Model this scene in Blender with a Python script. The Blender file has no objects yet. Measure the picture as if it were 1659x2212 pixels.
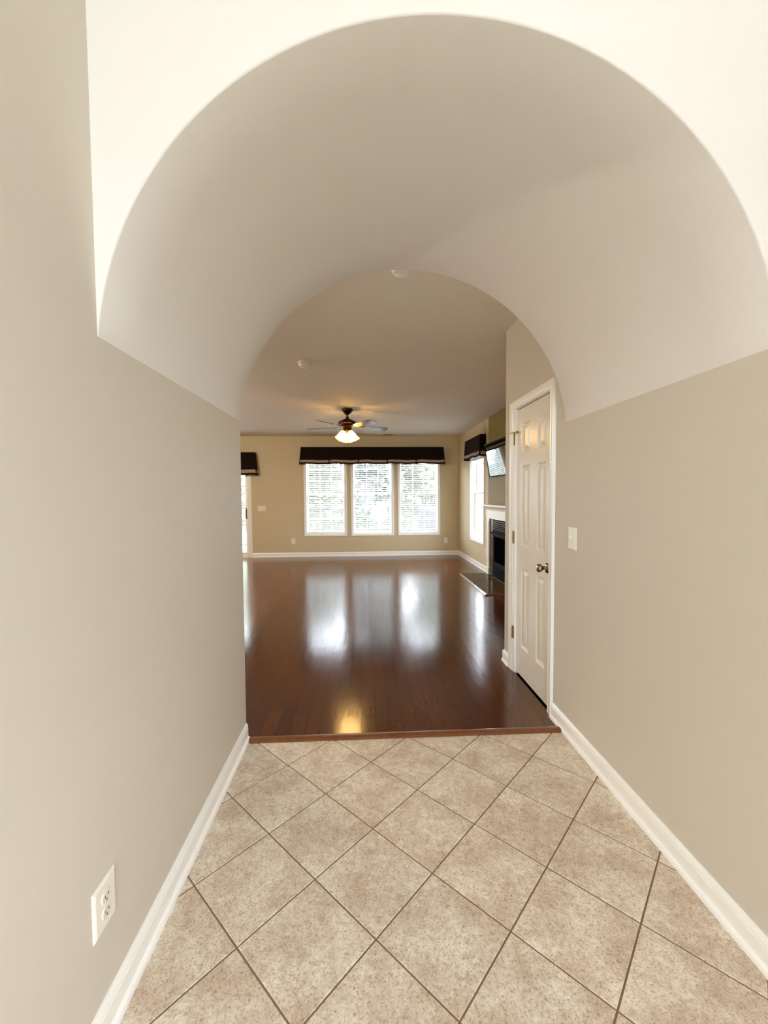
import bpy, bmesh, math, random
import numpy as np
from mathutils import Vector, Matrix

random.seed(7)
C = bpy.context.scene.collection
SC = bpy.context.scene
PI = math.pi

# ------------------------------------------------------------------ camera
YAW, PITCH, ROLL, CAMH, FPX = 0.0497, -0.0425, -0.0063, 1.36, 889.8
fw = Vector((math.sin(YAW) * math.cos(PITCH), math.cos(YAW) * math.cos(PITCH), math.sin(PITCH)))
rt = Vector((math.cos(YAW), -math.sin(YAW), 0))
up = rt.cross(fw)
r2 = rt * math.cos(ROLL) + up * math.sin(ROLL)
u2 = -rt * math.sin(ROLL) + up * math.cos(ROLL)
cam_d = bpy.data.cameras.new('camera')
cam_d.sensor_fit = 'HORIZONTAL'
cam_d.sensor_width = 36.0
cam_d.lens = 36.0 * FPX / 1659.0
cam_d.clip_start = 0.02
cam = bpy.data.objects.new('camera', cam_d)
C.objects.link(cam)
m3 = Matrix((r2, u2, -fw)).transposed()
cam.matrix_world = Matrix.Translation((0, 0, CAMH)) @ m3.to_4x4()
SC.camera = cam

# ------------------------------------------------------------------ world, exposure
SKY = 8.5
w = bpy.data.worlds.new('sky')
SC.world = w
w.use_nodes = True
bgn = w.node_tree.nodes['Background']
bgn.inputs[0].default_value = (0.885, 0.955, 1.07, 1)
bgn.inputs[1].default_value = SKY
SC.view_settings.view_transform = 'Standard'
SC.view_settings.look = 'None'
SC.view_settings.exposure = 0.9
SC.view_settings.gamma = 1.0
SC.view_settings.use_curve_mapping = False
cy = SC.cycles
cy.use_denoising = True
cy.max_bounces = 14
cy.diffuse_bounces = 8
cy.glossy_bounces = 5
cy.transparent_max_bounces = 16
cy.sample_clamp_indirect = 6.0
cy.caustics_reflective = False
cy.caustics_refractive = False


def portal(name, loc, rot, sx, sy):
    l = bpy.data.lights.new(name, 'AREA')
    l.shape = 'RECTANGLE'
    l.size, l.size_y = sx, sy
    l.cycles.is_portal = True
    o = bpy.data.objects.new(name, l)
    o.location, o.rotation_euler = loc, rot
    C.objects.link(o)


def point(name, loc, power, col, radius, parent):
    l = bpy.data.lights.new(name, 'POINT')
    l.energy, l.color, l.shadow_soft_size = power, col, radius
    o = bpy.data.objects.new(name, l)
    C.objects.link(o)
    o.parent = parent
    o.location = Vector(loc) - world_loc(parent)


# dimensions shared by everything
XL, XR = -0.664, 1.14            # passage walls
YF, YB = 1.087, 2.284            # vault front / back
ZS, AXC, AR = 1.762, 0.238, 0.9065
AZC = ZS - math.sqrt(AR ** 2 - (XR - AXC) ** 2) if False else 1.6715
ZC = 2.64                        # living room ceiling
YW = 9.12                        # back wall
RX = 2.13                        # living room right wall
YCOR = 3.262                     # end of the passage wall on the right
LX = -5.4
FY, FZ = -2.5, 5.1               # foyer front wall, ceiling

portal('portal', (-0.835, YW + 0.2, 1.33), (-PI / 2, 0, 0), 0.9, 1.9)
portal('portal', (0.2, YW + 0.2, 1.33), (-PI / 2, 0, 0), 0.9, 1.9)
portal('portal', (1.236, YW + 0.2, 1.33), (-PI / 2, 0, 0), 0.9, 1.9)
portal('portal', (-3.4, YW + 0.2, 1.0), (-PI / 2, 0, 0), 1.9, 2.0)
portal('portal', (RX + 0.2, 7.63, 1.33), (0, PI / 2, 0), 1.9, 0.9)
portal('portal', (XR + 0.3, -1.5, 1.5), (0, PI / 2, 0), 2.0, 1.3)
portal('portal', (0.24, FY - 0.2, 3.5), (PI / 2, 0, 0), 1.2, 1.5)
portal('portal', (0.24, FY - 0.2, 1.05), (PI / 2, 0, 0), 0.9, 1.9)

# ------------------------------------------------------------------ materials


def lin(r, g, b):
    f = lambda c: (c / 255 / 12.92) if c / 255 <= 0.04045 else ((c / 255 + 0.055) / 1.055) ** 2.4
    return (f(r), f(g), f(b), 1)


def mat(name, col, rough=0.5, metal=0.0, coat=0.0, bump=None, var=None, spec=0.5, emit=None, estr=0.0):
    m = bpy.data.materials.new(name)
    m.use_nodes = True
    nt = m.node_tree
    b = nt.nodes['Principled BSDF']
    b.inputs['Base Color'].default_value = col
    b.inputs['Roughness'].default_value = rough
    b.inputs['Metallic'].default_value = metal
    b.inputs['Coat Weight'].default_value = coat
    b.inputs['Specular IOR Level'].default_value = spec
    if emit:
        b.inputs['Emission Color'].default_value = emit
        b.inputs['Emission Strength'].default_value = estr
    tc = nt.nodes.new('ShaderNodeTexCoord')
    if bump:                                   # (scale, strength, distance)
        n = nt.nodes.new('ShaderNodeTexNoise')
        n.inputs['Scale'].default_value = bump[0]
        n.inputs['Detail'].default_value = 3
        nt.links.new(tc.outputs['Object'], n.inputs['Vector'])
        bp = nt.nodes.new('ShaderNodeBump')
        bp.inputs['Strength'].default_value = bump[1]
        bp.inputs['Distance'].default_value = bump[2]
        nt.links.new(n.outputs['Fac'], bp.inputs['Height'])
        nt.links.new(bp.outputs['Normal'], b.inputs['Normal'])
    if var:                                    # (scale, other colour)
        n = nt.nodes.new('ShaderNodeTexNoise')
        n.inputs['Scale'].default_value = var[0]
        n.inputs['Detail'].default_value = 5
        nt.links.new(tc.outputs['Object'], n.inputs['Vector'])
        mx = nt.nodes.new('ShaderNodeMix')
        mx.data_type = 'RGBA'
        mx.inputs[6].default_value = col
        mx.inputs[7].default_value = var[1]
        nt.links.new(n.outputs['Fac'], mx.inputs[0])
        nt.links.new(mx.outputs[2], b.inputs['Base Color'])
    return m


PAINT = lin(208, 201, 188)
VAULT = lin(229, 226, 222)
M = {}
M['paint'] = mat('beige_wall_paint', PAINT, 0.55, bump=(140, 0.12, 0.002), spec=0.3)
M['tan'] = mat('tan_wall_paint', lin(204, 190, 158), 0.55, bump=(140, 0.12, 0.002), spec=0.3)  # living room walls, yellower than the passage walls
M['vault'] = mat('off_white_vault_paint', VAULT, 0.6, bump=(140, 0.12, 0.002), spec=0.25)
M['accent'] = mat('olive_accent_paint', lin(136, 116, 64), 0.55, bump=(140, 0.12, 0.002), spec=0.3)  # chimney wall, darker and more olive than the wall beside it
M['ceil'] = mat('ceiling_paint', lin(236, 230, 218), 0.7, bump=(38, 0.35, 0.006), spec=0.2)
M['trim'] = mat('white_trim_paint', lin(246, 246, 243), 0.28, bump=(60, 0.03, 0.001))
M['door'] = mat('white_door_paint', lin(234, 230, 219), 0.25, bump=(80, 0.05, 0.001))
M['plate'] = mat('white_plastic', lin(236, 233, 224), 0.3)
M['socket'] = mat('ivory_plastic', lin(226, 220, 203), 0.3)
M['slot'] = mat('dark_slot', lin(30, 26, 22), 0.6)
M['vinyl'] = mat('white_vinyl', lin(240, 241, 240), 0.35)
M['nickel'] = mat('brushed_nickel', lin(150, 138, 118), 0.22, metal=1.0)
M['brass'] = mat('aged_brass', lin(170, 154, 118), 0.35, metal=1.0)
M['fabric'] = mat('dark_brown_fabric', lin(26, 13, 11), 0.9, bump=(400, 0.3, 0.001), spec=0.15)
M['band'] = mat('taupe_band_fabric', lin(164, 146, 126), 0.85, bump=(400, 0.3, 0.001), spec=0.2)
M['bronze'] = mat('oil_rubbed_bronze', lin(62, 32, 22), 0.3, metal=0.7)
M['blade'] = mat('dark_walnut_blade', lin(70, 38, 26), 0.22, coat=0.4)
M['black'] = mat('black_plastic', lin(12, 12, 13), 0.6, spec=0.12)
M['screen'] = mat('black_glass_screen', lin(8, 10, 11), 0.04, spec=1.0, coat=1.0)
M['ceramic'] = mat('smoked_glass', lin(6, 6, 6), 0.9, spec=0.0)  # flat black standing in for the shaded firebox interior
M['iron'] = mat('black_painted_steel', lin(9, 9, 10), 0.6, spec=0.08)
M['louver'] = mat('dark_steel_louver', lin(70, 70, 66), 0.25, metal=0.8)
M['firebox'] = mat('sooty_firebox', lin(18, 16, 15), 0.9)
M['marble'] = mat('brown_marble', lin(80, 60, 38), 0.25, spec=0.35, var=(14, lin(44, 30, 18)))
M['hearthtile'] = mat('brown_hearth_granite', lin(104, 82, 48), 0.08, spec=0.02, var=(30, lin(52, 37, 22)))
M['edging'] = mat('varnished_edging', lin(120, 74, 44), 0.22, coat=1.0)
M['grout'] = mat('brown_grout', lin(136, 114, 86), 0.9, bump=(300, 0.3, 0.001))
M['subfloor'] = mat('dark_subfloor', lin(16, 8, 5), 0.9, spec=0.0)
M['strip'] = mat('threshold_wood', lin(134, 82, 46), 0.3, coat=0.2, var=(25, lin(96, 52, 26)))
M['lawn'] = mat('lawn', lin(74, 80, 50), 0.9, var=(2, lin(60, 68, 40)))
M['bark'] = mat('bark', lin(74, 62, 52), 0.9)
M['leaf_a'] = mat('spring_foliage', lin(130, 134, 104), 0.85, var=(3, lin(108, 116, 82)))
M['leaf_d'] = mat('pale_blossom', lin(206, 212, 190), 0.85)  # leaves whitened to stand in for overexposed daylight behind the slider
M['leaf_c'] = mat('pale_grey_foliage', lin(118, 122, 113), 0.85, var=(3, lin(100, 106, 94)))
M['leaf_b'] = mat('dark_foliage', lin(64, 82, 58), 0.8, var=(3, lin(82, 98, 66)))
M['slate'] = mat('blue_grey_paint', lin(38, 46, 58), 0.6)
M['roofing'] = mat('siding', lin(150, 150, 146), 0.8)  # pale slab, added outside as a daylight reflector
M['closet'] = mat('closet_dark', lin(60, 52, 40), 0.9)


def shade_mat():
    m = bpy.data.materials.new('frosted_amber_glass')
    m.use_nodes = True
    nt = m.node_tree
    b = nt.nodes['Principled BSDF']
    b.inputs['Base Color'].default_value = (0.9, 0.8, 0.5, 1)
    b.inputs['Roughness'].default_value = 0.3
    t = nt.nodes.new('ShaderNodeBsdfTranslucent')
    t.inputs[0].default_value = (1.0, 0.9, 0.5, 1)
    mx = nt.nodes.new('ShaderNodeMixShader')
    mx.inputs[0].default_value = 0.75
    nt.links.new(b.outputs[0], mx.inputs[1])
    nt.links.new(t.outputs[0], mx.inputs[2])
    tr = nt.nodes.new('ShaderNodeBsdfTransparent')
    tr.inputs[0].default_value = (1.0, 0.93, 0.72, 1)
    m2 = nt.nodes.new('ShaderNodeMixShader')
    m2.inputs[0].default_value = 0.28
    nt.links.new(mx.outputs[0], m2.inputs[1])
    nt.links.new(tr.outputs[0], m2.inputs[2])
    nt.links.new(m2.outputs[0], nt.nodes['Material Output'].inputs[0])
    return m


M['shade'] = shade_mat()
M['globe'] = mat('opal_glass_globe', (0.9, 0.88, 0.84, 1), 0.3, emit=(1.0, 0.9, 0.78, 1), estr=3.0)  # glowing glass of the two added fill lamps
M['bulb'] = mat('lit_bulb', (1, 0.8, 0.5, 1), 0.3, emit=(1.0, 0.66, 0.3, 1), estr=8)


def glass_mat():
    m = bpy.data.materials.new('window_glass')
    m.use_nodes = True
    nt = m.node_tree
    nt.nodes.clear()
    o = nt.nodes.new('ShaderNodeOutputMaterial')
    t = nt.nodes.new('ShaderNodeBsdfTransparent')
    t.inputs[0].default_value = (0.96, 0.98, 0.97, 1)
    g = nt.nodes.new('ShaderNodeBsdfGlossy')
    g.inputs['Roughness'].default_value = 0.01
    lw = nt.nodes.new('ShaderNodeLayerWeight')
    lw.inputs[0].default_value = 0.5
    pw = nt.nodes.new('ShaderNodeMath'); pw.operation = 'POWER'; pw.inputs[1].default_value = 5.0
    nt.links.new(lw.outputs['Facing'], pw.inputs[0])
    fr = nt.nodes.new('ShaderNodeMath'); fr.operation = 'MULTIPLY_ADD'
    fr.inputs[1].default_value = 0.94; fr.inputs[2].default_value = 0.04
    nt.links.new(pw.outputs[0], fr.inputs[0])
    mx = nt.nodes.new('ShaderNodeMixShader')
    nt.links.new(fr.outputs[0], mx.inputs[0])
    nt.links.new(t.outputs[0], mx.inputs[1])
    nt.links.new(g.outputs[0], mx.inputs[2])
    nt.links.new(mx.outputs[0], o.inputs[0])
    return m


M['glass'] = glass_mat()


def slat_mat():
    m = bpy.data.materials.new('white_faux_wood_slat')
    m.use_nodes = True
    nt = m.node_tree
    b = nt.nodes['Principled BSDF']
    b.inputs['Base Color'].default_value = lin(240, 242, 242)
    b.inputs['Roughness'].default_value = 0.4
    t = nt.nodes.new('ShaderNodeBsdfTranslucent')
    t.inputs[0].default_value = lin(235, 240, 242)
    mx = nt.nodes.new('ShaderNodeMixShader')
    mx.inputs[0].default_value = 0.25
    nt.links.new(b.outputs[0], mx.inputs[1])
    nt.links.new(t.outputs[0], mx.inputs[2])
    nt.links.new(mx.outputs[0], nt.nodes['Material Output'].inputs[0])
    return m


M['slat'] = slat_mat()


def wood_mat():
    m = bpy.data.materials.new('cherry_hardwood')
    m.use_nodes = True
    nt = m.node_tree
    L = nt.links
    N = nt.nodes.new
    b = nt.nodes['Principled BSDF']
    geo = N('ShaderNodeNewGeometry')
    oi = N('ShaderNodeObjectInfo')
    ad = N('ShaderNodeMath'); ad.operation = 'ADD'
    L.new(geo.outputs['Random Per Island'], ad.inputs[0]); L.new(oi.outputs['Random'], ad.inputs[1])
    fr = N('ShaderNodeMath'); fr.operation = 'FRACT'; L.new(ad.outputs[0], fr.inputs[0])
    # grain along the plank
    sc = N('ShaderNodeVectorMath'); sc.operation = 'MULTIPLY'; sc.inputs[1].default_value = (38, 2.2, 20)
    L.new(geo.outputs['Position'], sc.inputs[0])
    off = N('ShaderNodeVectorMath'); off.operation = 'ADD'
    cm = N('ShaderNodeCombineXYZ'); ml = N('ShaderNodeMath'); ml.operation = 'MULTIPLY'; ml.inputs[1].default_value = 37
    L.new(fr.outputs[0], ml.inputs[0]); L.new(ml.outputs[0], cm.inputs[0]); L.new(ml.outputs[0], cm.inputs[1])
    L.new(sc.outputs[0], off.inputs[0]); L.new(cm.outputs[0], off.inputs[1])
    n = N('ShaderNodeTexNoise'); n.inputs['Scale'].default_value = 1.0; n.inputs['Detail'].default_value = 5
    n.inputs['Distortion'].default_value = 0.6
    L.new(off.outputs[0], n.inputs['Vector'])
    r1 = N('ShaderNodeValToRGB')
    r1.color_ramp.elements[0].position = 0.0; r1.color_ramp.elements[0].color = lin(72, 35, 14)
    r1.color_ramp.elements[1].position = 1.0; r1.color_ramp.elements[1].color = lin(89, 45, 20)
    L.new(fr.outputs[0], r1.inputs[0])
    mx = N('ShaderNodeMix'); mx.data_type = 'RGBA'; mx.blend_type = 'MULTIPLY'
    r3 = N('ShaderNodeValToRGB')
    r3.color_ramp.elements[0].position = 0.3; r3.color_ramp.elements[0].color = (0.82, 0.8, 0.78, 1)
    r3.color_ramp.elements[1].position = 0.7; r3.color_ramp.elements[1].color = (1.1, 1.1, 1.1, 1)
    L.new(n.outputs['Fac'], r3.inputs[0])
    mx.inputs[0].default_value = 0.45
    L.new(r1.outputs[0], mx.inputs[6]); L.new(r3.outputs[0], mx.inputs[7])
    L.new(mx.outputs[2], b.inputs['Base Color'])
    b.inputs['Roughness'].default_value = 0.16
    b.inputs['Specular IOR Level'].default_value = 0.55
    # gently uneven varnish
    s2 = N('ShaderNodeVectorMath'); s2.operation = 'MULTIPLY'; s2.inputs[1].default_value = (16, 5, 10)
    L.new(geo.outputs['Position'], s2.inputs[0])
    n2 = N('ShaderNodeTexNoise'); n2.inputs['Scale'].default_value = 1.0; n2.inputs['Detail'].default_value = 3
    L.new(s2.outputs[0], n2.inputs['Vector'])
    bp = N('ShaderNodeBump'); bp.inputs['Strength'].default_value = 0.25; bp.inputs['Distance'].default_value = 0.003
    L.new(n2.outputs['Fac'], bp.inputs['Height']); L.new(bp.outputs[0], b.inputs['Normal'])
    return m


M['wood'] = wood_mat()


def tile_mat():
    m = bpy.data.materials.new('mottled_ceramic_tile')
    m.use_nodes = True
    nt = m.node_tree
    L = nt.links
    N = nt.nodes.new
    b = nt.nodes['Principled BSDF']
    geo = N('ShaderNodeNewGeometry')
    oi = N('ShaderNodeObjectInfo')
    cm = N('ShaderNodeCombineXYZ'); ml = N('ShaderNodeMath'); ml.operation = 'MULTIPLY'; ml.inputs[1].default_value = 50
    L.new(oi.outputs['Random'], ml.inputs[0]); L.new(ml.outputs[0], cm.inputs[0]); L.new(ml.outputs[0], cm.inputs[2])
    off = N('ShaderNodeVectorMath'); off.operation = 'ADD'
    L.new(geo.outputs['Position'], off.inputs[0]); L.new(cm.outputs[0], off.inputs[1])

    def noise(scale, det, rough, dist=0.0):
        n = N('ShaderNodeTexNoise')
        n.inputs['Scale'].default_value = scale; n.inputs['Detail'].default_value = det
        n.inputs['Roughness'].default_value = rough; n.inputs['Distortion'].default_value = dist
        L.new(off.outputs[0], n.inputs['Vector'])
        return n
    big, mid, fine = noise(6.5, 3, 0.6), noise(44, 7, 0.72, 0.4), noise(150, 4, 0.7, 0.6)
    r = N('ShaderNodeValToRGB')
    e = r.color_ramp.elements
    e[0].position = 0.30; e[0].color = lin(206, 194, 175)
    e[1].position = 0.62; e[1].color = lin(241, 235, 224)
    L.new(mid.outputs['Fac'], r.inputs[0])
    r2_ = N('ShaderNodeValToRGB')
    e = r2_.color_ramp.elements
    e[0].position = 0.35; e[0].color = lin(220, 203, 187)
    e[1].position = 0.62; e[1].color = lin(255, 252, 244)
    L.new(big.outputs['Fac'], r2_.inputs[0])
    mx = N('ShaderNodeMix'); mx.data_type = 'RGBA'; mx.blend_type = 'MULTIPLY'; mx.inputs[0].default_value = 0.8
    L.new(r.outputs[0], mx.inputs[6]); L.new(r2_.outputs[0], mx.inputs[7])
    r4 = N('ShaderNodeValToRGB')
    e = r4.color_ramp.elements
    e[0].position = 0.34; e[0].color = lin(176, 150, 118)
    e[1].position = 0.50; e[1].color = (1, 1, 1, 1)
    L.new(fine.outputs['Fac'], r4.inputs[0])
    mx2 = N('ShaderNodeMix'); mx2.data_type = 'RGBA'; mx2.blend_type = 'MULTIPLY'; mx2.inputs[0].default_value = 0.75
    L.new(mx.outputs[2], mx2.inputs[6]); L.new(r4.outputs[0], mx2.inputs[7])
    L.new(mx2.outputs[2], b.inputs['Base Color'])
    b.inputs['Roughness'].default_value = 0.42
    bp = N('ShaderNodeBump'); bp.inputs['Strength'].default_value = 0.25; bp.inputs['Distance'].default_value = 0.002
    L.new(fine.outputs['Fac'], bp.inputs['Height']); L.new(bp.outputs[0], b.inputs['Normal'])
    return m


M['tile'] = tile_mat()

# ------------------------------------------------------------------ mesh helpers


def world_loc(o):
    v = Vector((0, 0, 0))
    while o is not None:
        v += o.location
        o = o.parent
    return v


class MB:
    """collects verts and faces in world coordinates, links them as ONE mesh object"""

    def __init__(s):
        s.v, s.f = [], []

    def add(s, verts, faces):
        n = len(s.v)
        s.v += [tuple(p) for p in verts]
        s.f += [tuple(i + n for i in f) for f in faces]
        return s

    def box(s, x0, x1, y0, y1, z0, z1):
        V = [(x, y, z) for z in (z0, z1) for y in (y0, y1) for x in (x0, x1)]
        return s.add(V, [(0, 2, 3, 1), (4, 5, 7, 6), (0, 1, 5, 4), (2, 6, 7, 3), (0, 4, 6, 2), (1, 3, 7, 5)])

    def prism(s, prof, a0, a1, axis):
        """profile of (p, q) points swept along axis: 'x': p=y,q=z  'y': p=x,q=z  'z': p=x,q=y"""
        def P(p, q, a):
            return (a, p, q) if axis == 'x' else (p, a, q) if axis == 'y' else (p, q, a)
        n = len(prof)
        V = [P(p, q, a0) for p, q in prof] + [P(p, q, a1) for p, q in prof]
        F = [(i, (i + 1) % n, n + (i + 1) % n, n + i) for i in range(n)]
        F += [tuple(range(n))[::-1], tuple(range(n, 2 * n))]
        return s.add(V, F)

    def loft(s, rings, cap=True):
        n = len(rings[0])
        V = [p for r in rings for p in r]
        F = []
        for k in range(len(rings) - 1):
            for i in range(n):
                j = (i + 1) % n
                F.append((k * n + i, k * n + j, (k + 1) * n + j, (k + 1) * n + i))
        if cap:
            F += [tuple(range(n))[::-1], tuple(range((len(rings) - 1) * n, len(rings) * n))]
        return s.add(V, F)

    def lathe(s, prof, c, seg=24, axis=Vector((0, 0, 1)), cap=True):
        """prof of (r, h) along axis from c"""
        axis = Vector(axis).normalized()
        a = axis.orthogonal().normalized()
        b = axis.cross(a)
        c = Vector(c)
        rings = [[c + axis * h + (a * math.cos(2 * PI * i / seg) + b * math.sin(2 * PI * i / seg)) * max(r, 1e-4)
                  for i in range(seg)] for r, h in prof]
        return s.loft(rings, cap)

    def tube(s, pts, r, seg=8):
        pts = [Vector(p) for p in pts]
        rings = []
        for i, p in enumerate(pts):
            d = (pts[min(i + 1, len(pts) - 1)] - pts[max(i - 1, 0)]).normalized()
            a = d.cross(Vector((0.31, 0.17, 0.93))).normalized()
            b = d.cross(a)
            rr = r[i] if isinstance(r, (list, tuple)) else r
            rings.append([p + (a * math.cos(2 * PI * k / seg) + b * math.sin(2 * PI * k / seg)) * rr for k in range(seg)])
        return s.loft(rings)

    def build(s, name, m, parent=None, bevel=0.0, smooth=None, weld=False, seg=1):
        o0 = world_loc(parent) if parent else Vector((0, 0, 0))
        me = bpy.data.meshes.new(name)
        me.from_pydata([(p[0] - o0.x, p[1] - o0.y, p[2] - o0.z) for p in s.v], [], s.f)
        bm = bmesh.new()
        bm.from_mesh(me)
        if weld:
            bmesh.ops.remove_doubles(bm, verts=bm.verts, dist=1e-5)
        bmesh.ops.recalc_face_normals(bm, faces=bm.faces)
        if bevel > 0:
            ed = [e for e in bm.edges if len(e.link_faces) == 2 and e.calc_face_angle(0) > 0.6]
            bmesh.ops.bevel(bm, geom=ed, offset=bevel, segments=seg, affect='EDGES', profile=0.6)
        bm.to_mesh(me)
        bm.free()
        if smooth is not None:
            me.shade_smooth()
            me.set_sharp_from_angle(angle=math.radians(smooth))
        me.materials.append(m)
        o = bpy.data.objects.new(name, me)
        C.objects.link(o)
        if parent:
            o.parent = parent
        return o


def box(name, m, parent, x0, x1, y0, y1, z0, z1, bevel=0.0, seg=1):
    return MB().box(x0, x1, y0, y1, z0, z1).build(name, m, parent, bevel, seg=seg)


def tag(o, label, cat=None, group=None, kind=None):
    o['label'] = label
    if cat:
        o['category'] = cat
    if group:
        o['group'] = group
    if kind:
        o['kind'] = kind
    return o


def empty(name, loc, label, cat=None, group=None, kind=None):
    o = bpy.data.objects.new(name, None)
    o.empty_display_size = 0.1
    o.location = loc
    C.objects.link(o)
    return tag(o, label, cat, group, kind)


def copy_tree(o, parent=None):
    c = o.copy()
    C.objects.link(c)
    c.parent = parent
    for ch in list(o.children):
        copy_tree(ch, c)
    return c


def panel_wall(mb, us, vs, holes, P, t0, t1):
    """slab with rectangular holes; P(u, v, t) -> point; reveals closed"""
    us, vs = sorted(set(us)), sorted(set(vs))
    inh = lambda u, v: any(h[0] < u < h[1] and h[2] < v < h[3] for h in holes)
    solid = {}
    for i in range(len(us) - 1):
        for j in range(len(vs) - 1):
            solid[i, j] = not inh((us[i] + us[i + 1]) / 2, (vs[j] + vs[j + 1]) / 2)
    for (i, j), s in solid.items():
        if not s:
            continue
        u0, u1, v0, v1 = us[i], us[i + 1], vs[j], vs[j + 1]
        for t in (t0, t1):
            mb.add([P(u0, v0, t), P(u1, v0, t), P(u1, v1, t), P(u0, v1, t)], [(0, 1, 2, 3)])
        for di, dj, a, b in ((-1, 0, (u0, v0), (u0, v1)), (1, 0, (u1, v0), (u1, v1)), (0, -1, (u0, v0), (u1, v0)), (0, 1, (u0, v1), (u1, v1))):
            if not solid.get((i + di, j + dj), False):
                mb.add([P(*a, t0), P(*b, t0), P(*b, t1), P(*a, t1)], [(0, 1, 2, 3)])


def ring_frame(mb, u0, u1, v0, v1, wl, wr, wb, wt, P, t0, t1):
    """picture-frame made of one welded ring"""
    us = [u0, u0 + wl, u1 - wr, u1]
    vs = [v0, v0 + wb, v1 - wt, v1]
    panel_wall(mb, us, vs, [(us[1], us[2], vs[1], vs[2])], P, t0, t1)


# ------------------------------------------------------------------ structure: walls, ceilings
PXZ = lambda u, v, t: (u, t, v)        # wall facing y
PYZ = lambda u, v, t: (t, u, v)        # wall facing x

W_IN = [(-1.262, -0.408), (-0.232, 0.632), (0.802, 1.668)]     # back window openings in x
WZ0, WZ1 = 0.487, 2.24
SLX0, SLX1, SLZ = -4.3, -2.525, 1.99
WRY = (7.195, 8.07)                                             # right-wall window opening in y
DY0, DY1, DZ = 2.462, 3.045, 1.985                             # closet door opening

mb = MB()
panel_wall(mb, [LX - 0.12, RX + 0.12, SLX0, SLX1] + [a for p in W_IN for a in p], [-0.05, WZ0, WZ1, SLZ, ZC + 0.1],
           [(SLX0, SLX1, -0.1, SLZ)] + [(a, b, WZ0, WZ1) for a, b in W_IN], PXZ, YW, YW + 0.14)
tag(mb.build('wall_back', M['tan'], weld=True), 'beige back wall of the living room with three blinded windows', kind='structure')

mb = MB()
panel_wall(mb, [YCOR, 6.87, YW, WRY[0], WRY[1]], [-0.05, WZ0, WZ1, ZC + 0.1], [(WRY[0], WRY[1], WZ0, WZ1)], PYZ, RX, RX + 0.14)
tag(mb.build('wall_right', M['tan'], weld=True), 'beige right-hand living room wall with one tall window', kind='structure')
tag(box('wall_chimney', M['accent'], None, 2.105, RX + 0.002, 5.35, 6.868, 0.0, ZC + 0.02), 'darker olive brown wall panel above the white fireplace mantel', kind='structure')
tag(box('wall_left', M['paint'], None, XL - 0.12, XL, FY, YB, -0.05, FZ), 'beige left wall of the tiled entry passage', kind='structure')
mb = MB()
SW = (-2.1, -0.9, 0.5, 2.4)
panel_wall(mb, [FY, YCOR, DY0, DY1, SW[0], SW[1]], [-0.05, DZ, FZ, SW[2], SW[3]], [(DY0, DY1, -0.1, DZ), SW], PYZ, XR, XR + 0.12)
tag(mb.build('wall_passage', M['paint'], weld=True), 'beige right wall of the passage beside the white door', kind='structure')
tag(box('wall_near', M['tan'], None, XR + 0.12, RX + 0.14, YCOR - 0.12, YCOR, -0.05, ZC + 0.1), 'beige return wall behind the passage corner', kind='structure')
tag(box('wall_kitchen', M['tan'], None, LX - 0.12, XL - 0.12, YB - 0.12, YB, -0.05, ZC + 0.1), 'beige living room wall left of the vault', kind='structure')
tag(box('wall_far_left', M['tan'], None, LX - 0.12, LX, YB, YW, -0.05, ZC + 0.1), 'beige far left living room wall', kind='structure')
tag(box('ceiling', M['ceil'], None, LX - 0.12, RX + 0.14, YB - 0.1, YW + 0.14, ZC, ZC + 0.1), 'textured warm white living room ceiling', kind='structure')

mb = MB()
FW = (-0.3, 0.78, 2.8, 4.2)
FD = (-0.2, 0.68, 0.02, 2.05)
panel_wall(mb, [XL - 0.12, XR + 0.12, FW[0], FW[1], FD[0], FD[1]], [-0.05, FD[2], FD[3], FW[2], FW[3], FZ], [FW, FD], PXZ, FY - 0.14, FY)
tag(mb.build('wall_front', M['paint'], weld=True), 'beige entry wall behind the viewer with glazed door', kind='structure')
tag(box('ceiling_foyer', M['ceil'], None, XL - 0.12, XR + 0.12, FY - 0.14, YF + 0.02, FZ, FZ + 0.1), 'high ceiling over the tiled entry', kind='structure')

# barrel vault: front face, soffit, back face as one solid
mb = MB()
N = 96
a0 = math.asin((ZS - AZC) / AR)
arc = [(AXC - AR * math.cos(a0 + (PI - 2 * a0) * i / N), AZC + AR * math.sin(a0 + (PI - 2 * a0) * i / N)) for i in range(N + 1)]
arc[0] = (XL, ZS)
arc[-1] = (XR, ZS)
e = 0.006


def grow(p, d):
    v = Vector((p[0] - AXC, p[1] - AZC))
    v = v * ((v.length + d) / v.length)
    return (min(max(AXC + v.x, XL), XR), AZC + v.y)


rings = []
out = [grow(p, e) for p in arc]
ys = [YF + e + (YB - YF - 2 * e) * k / 6 for k in range(7)]
cols = [[(q[0], YF, FZ) for q in out], [(q[0], YF, q[1]) for q in out], [(p[0] + (q[0] - p[0]) * .3, YF + e * .3, p[1] + (q[1] - p[1]) * .3) for p, q in zip(arc, out)]]
cols += [[(p[0], y, p[1]) for p in arc] for y in ys]
cols += [[(p[0] + (q[0] - p[0]) * .3, YB - e * .3, p[1] + (q[1] - p[1]) * .3) for p, q in zip(arc, out)], [(q[0], YB, q[1]) for q in out], [(q[0], YB, FZ) for q in out]]
V = [p for c in cols for p in c]
F = []
n = N + 1
for k in range(len(cols) - 1):
    for i in range(N):
        F.append((k * n + i, k * n + i + 1, (k + 1) * n + i + 1, (k + 1) * n + i))
mb.add(V, F)
tag(mb.build('wall_arch', M['vault'], smooth=50), 'deep off-white barrel-vaulted archway over the entry passage', kind='structure')

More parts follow.
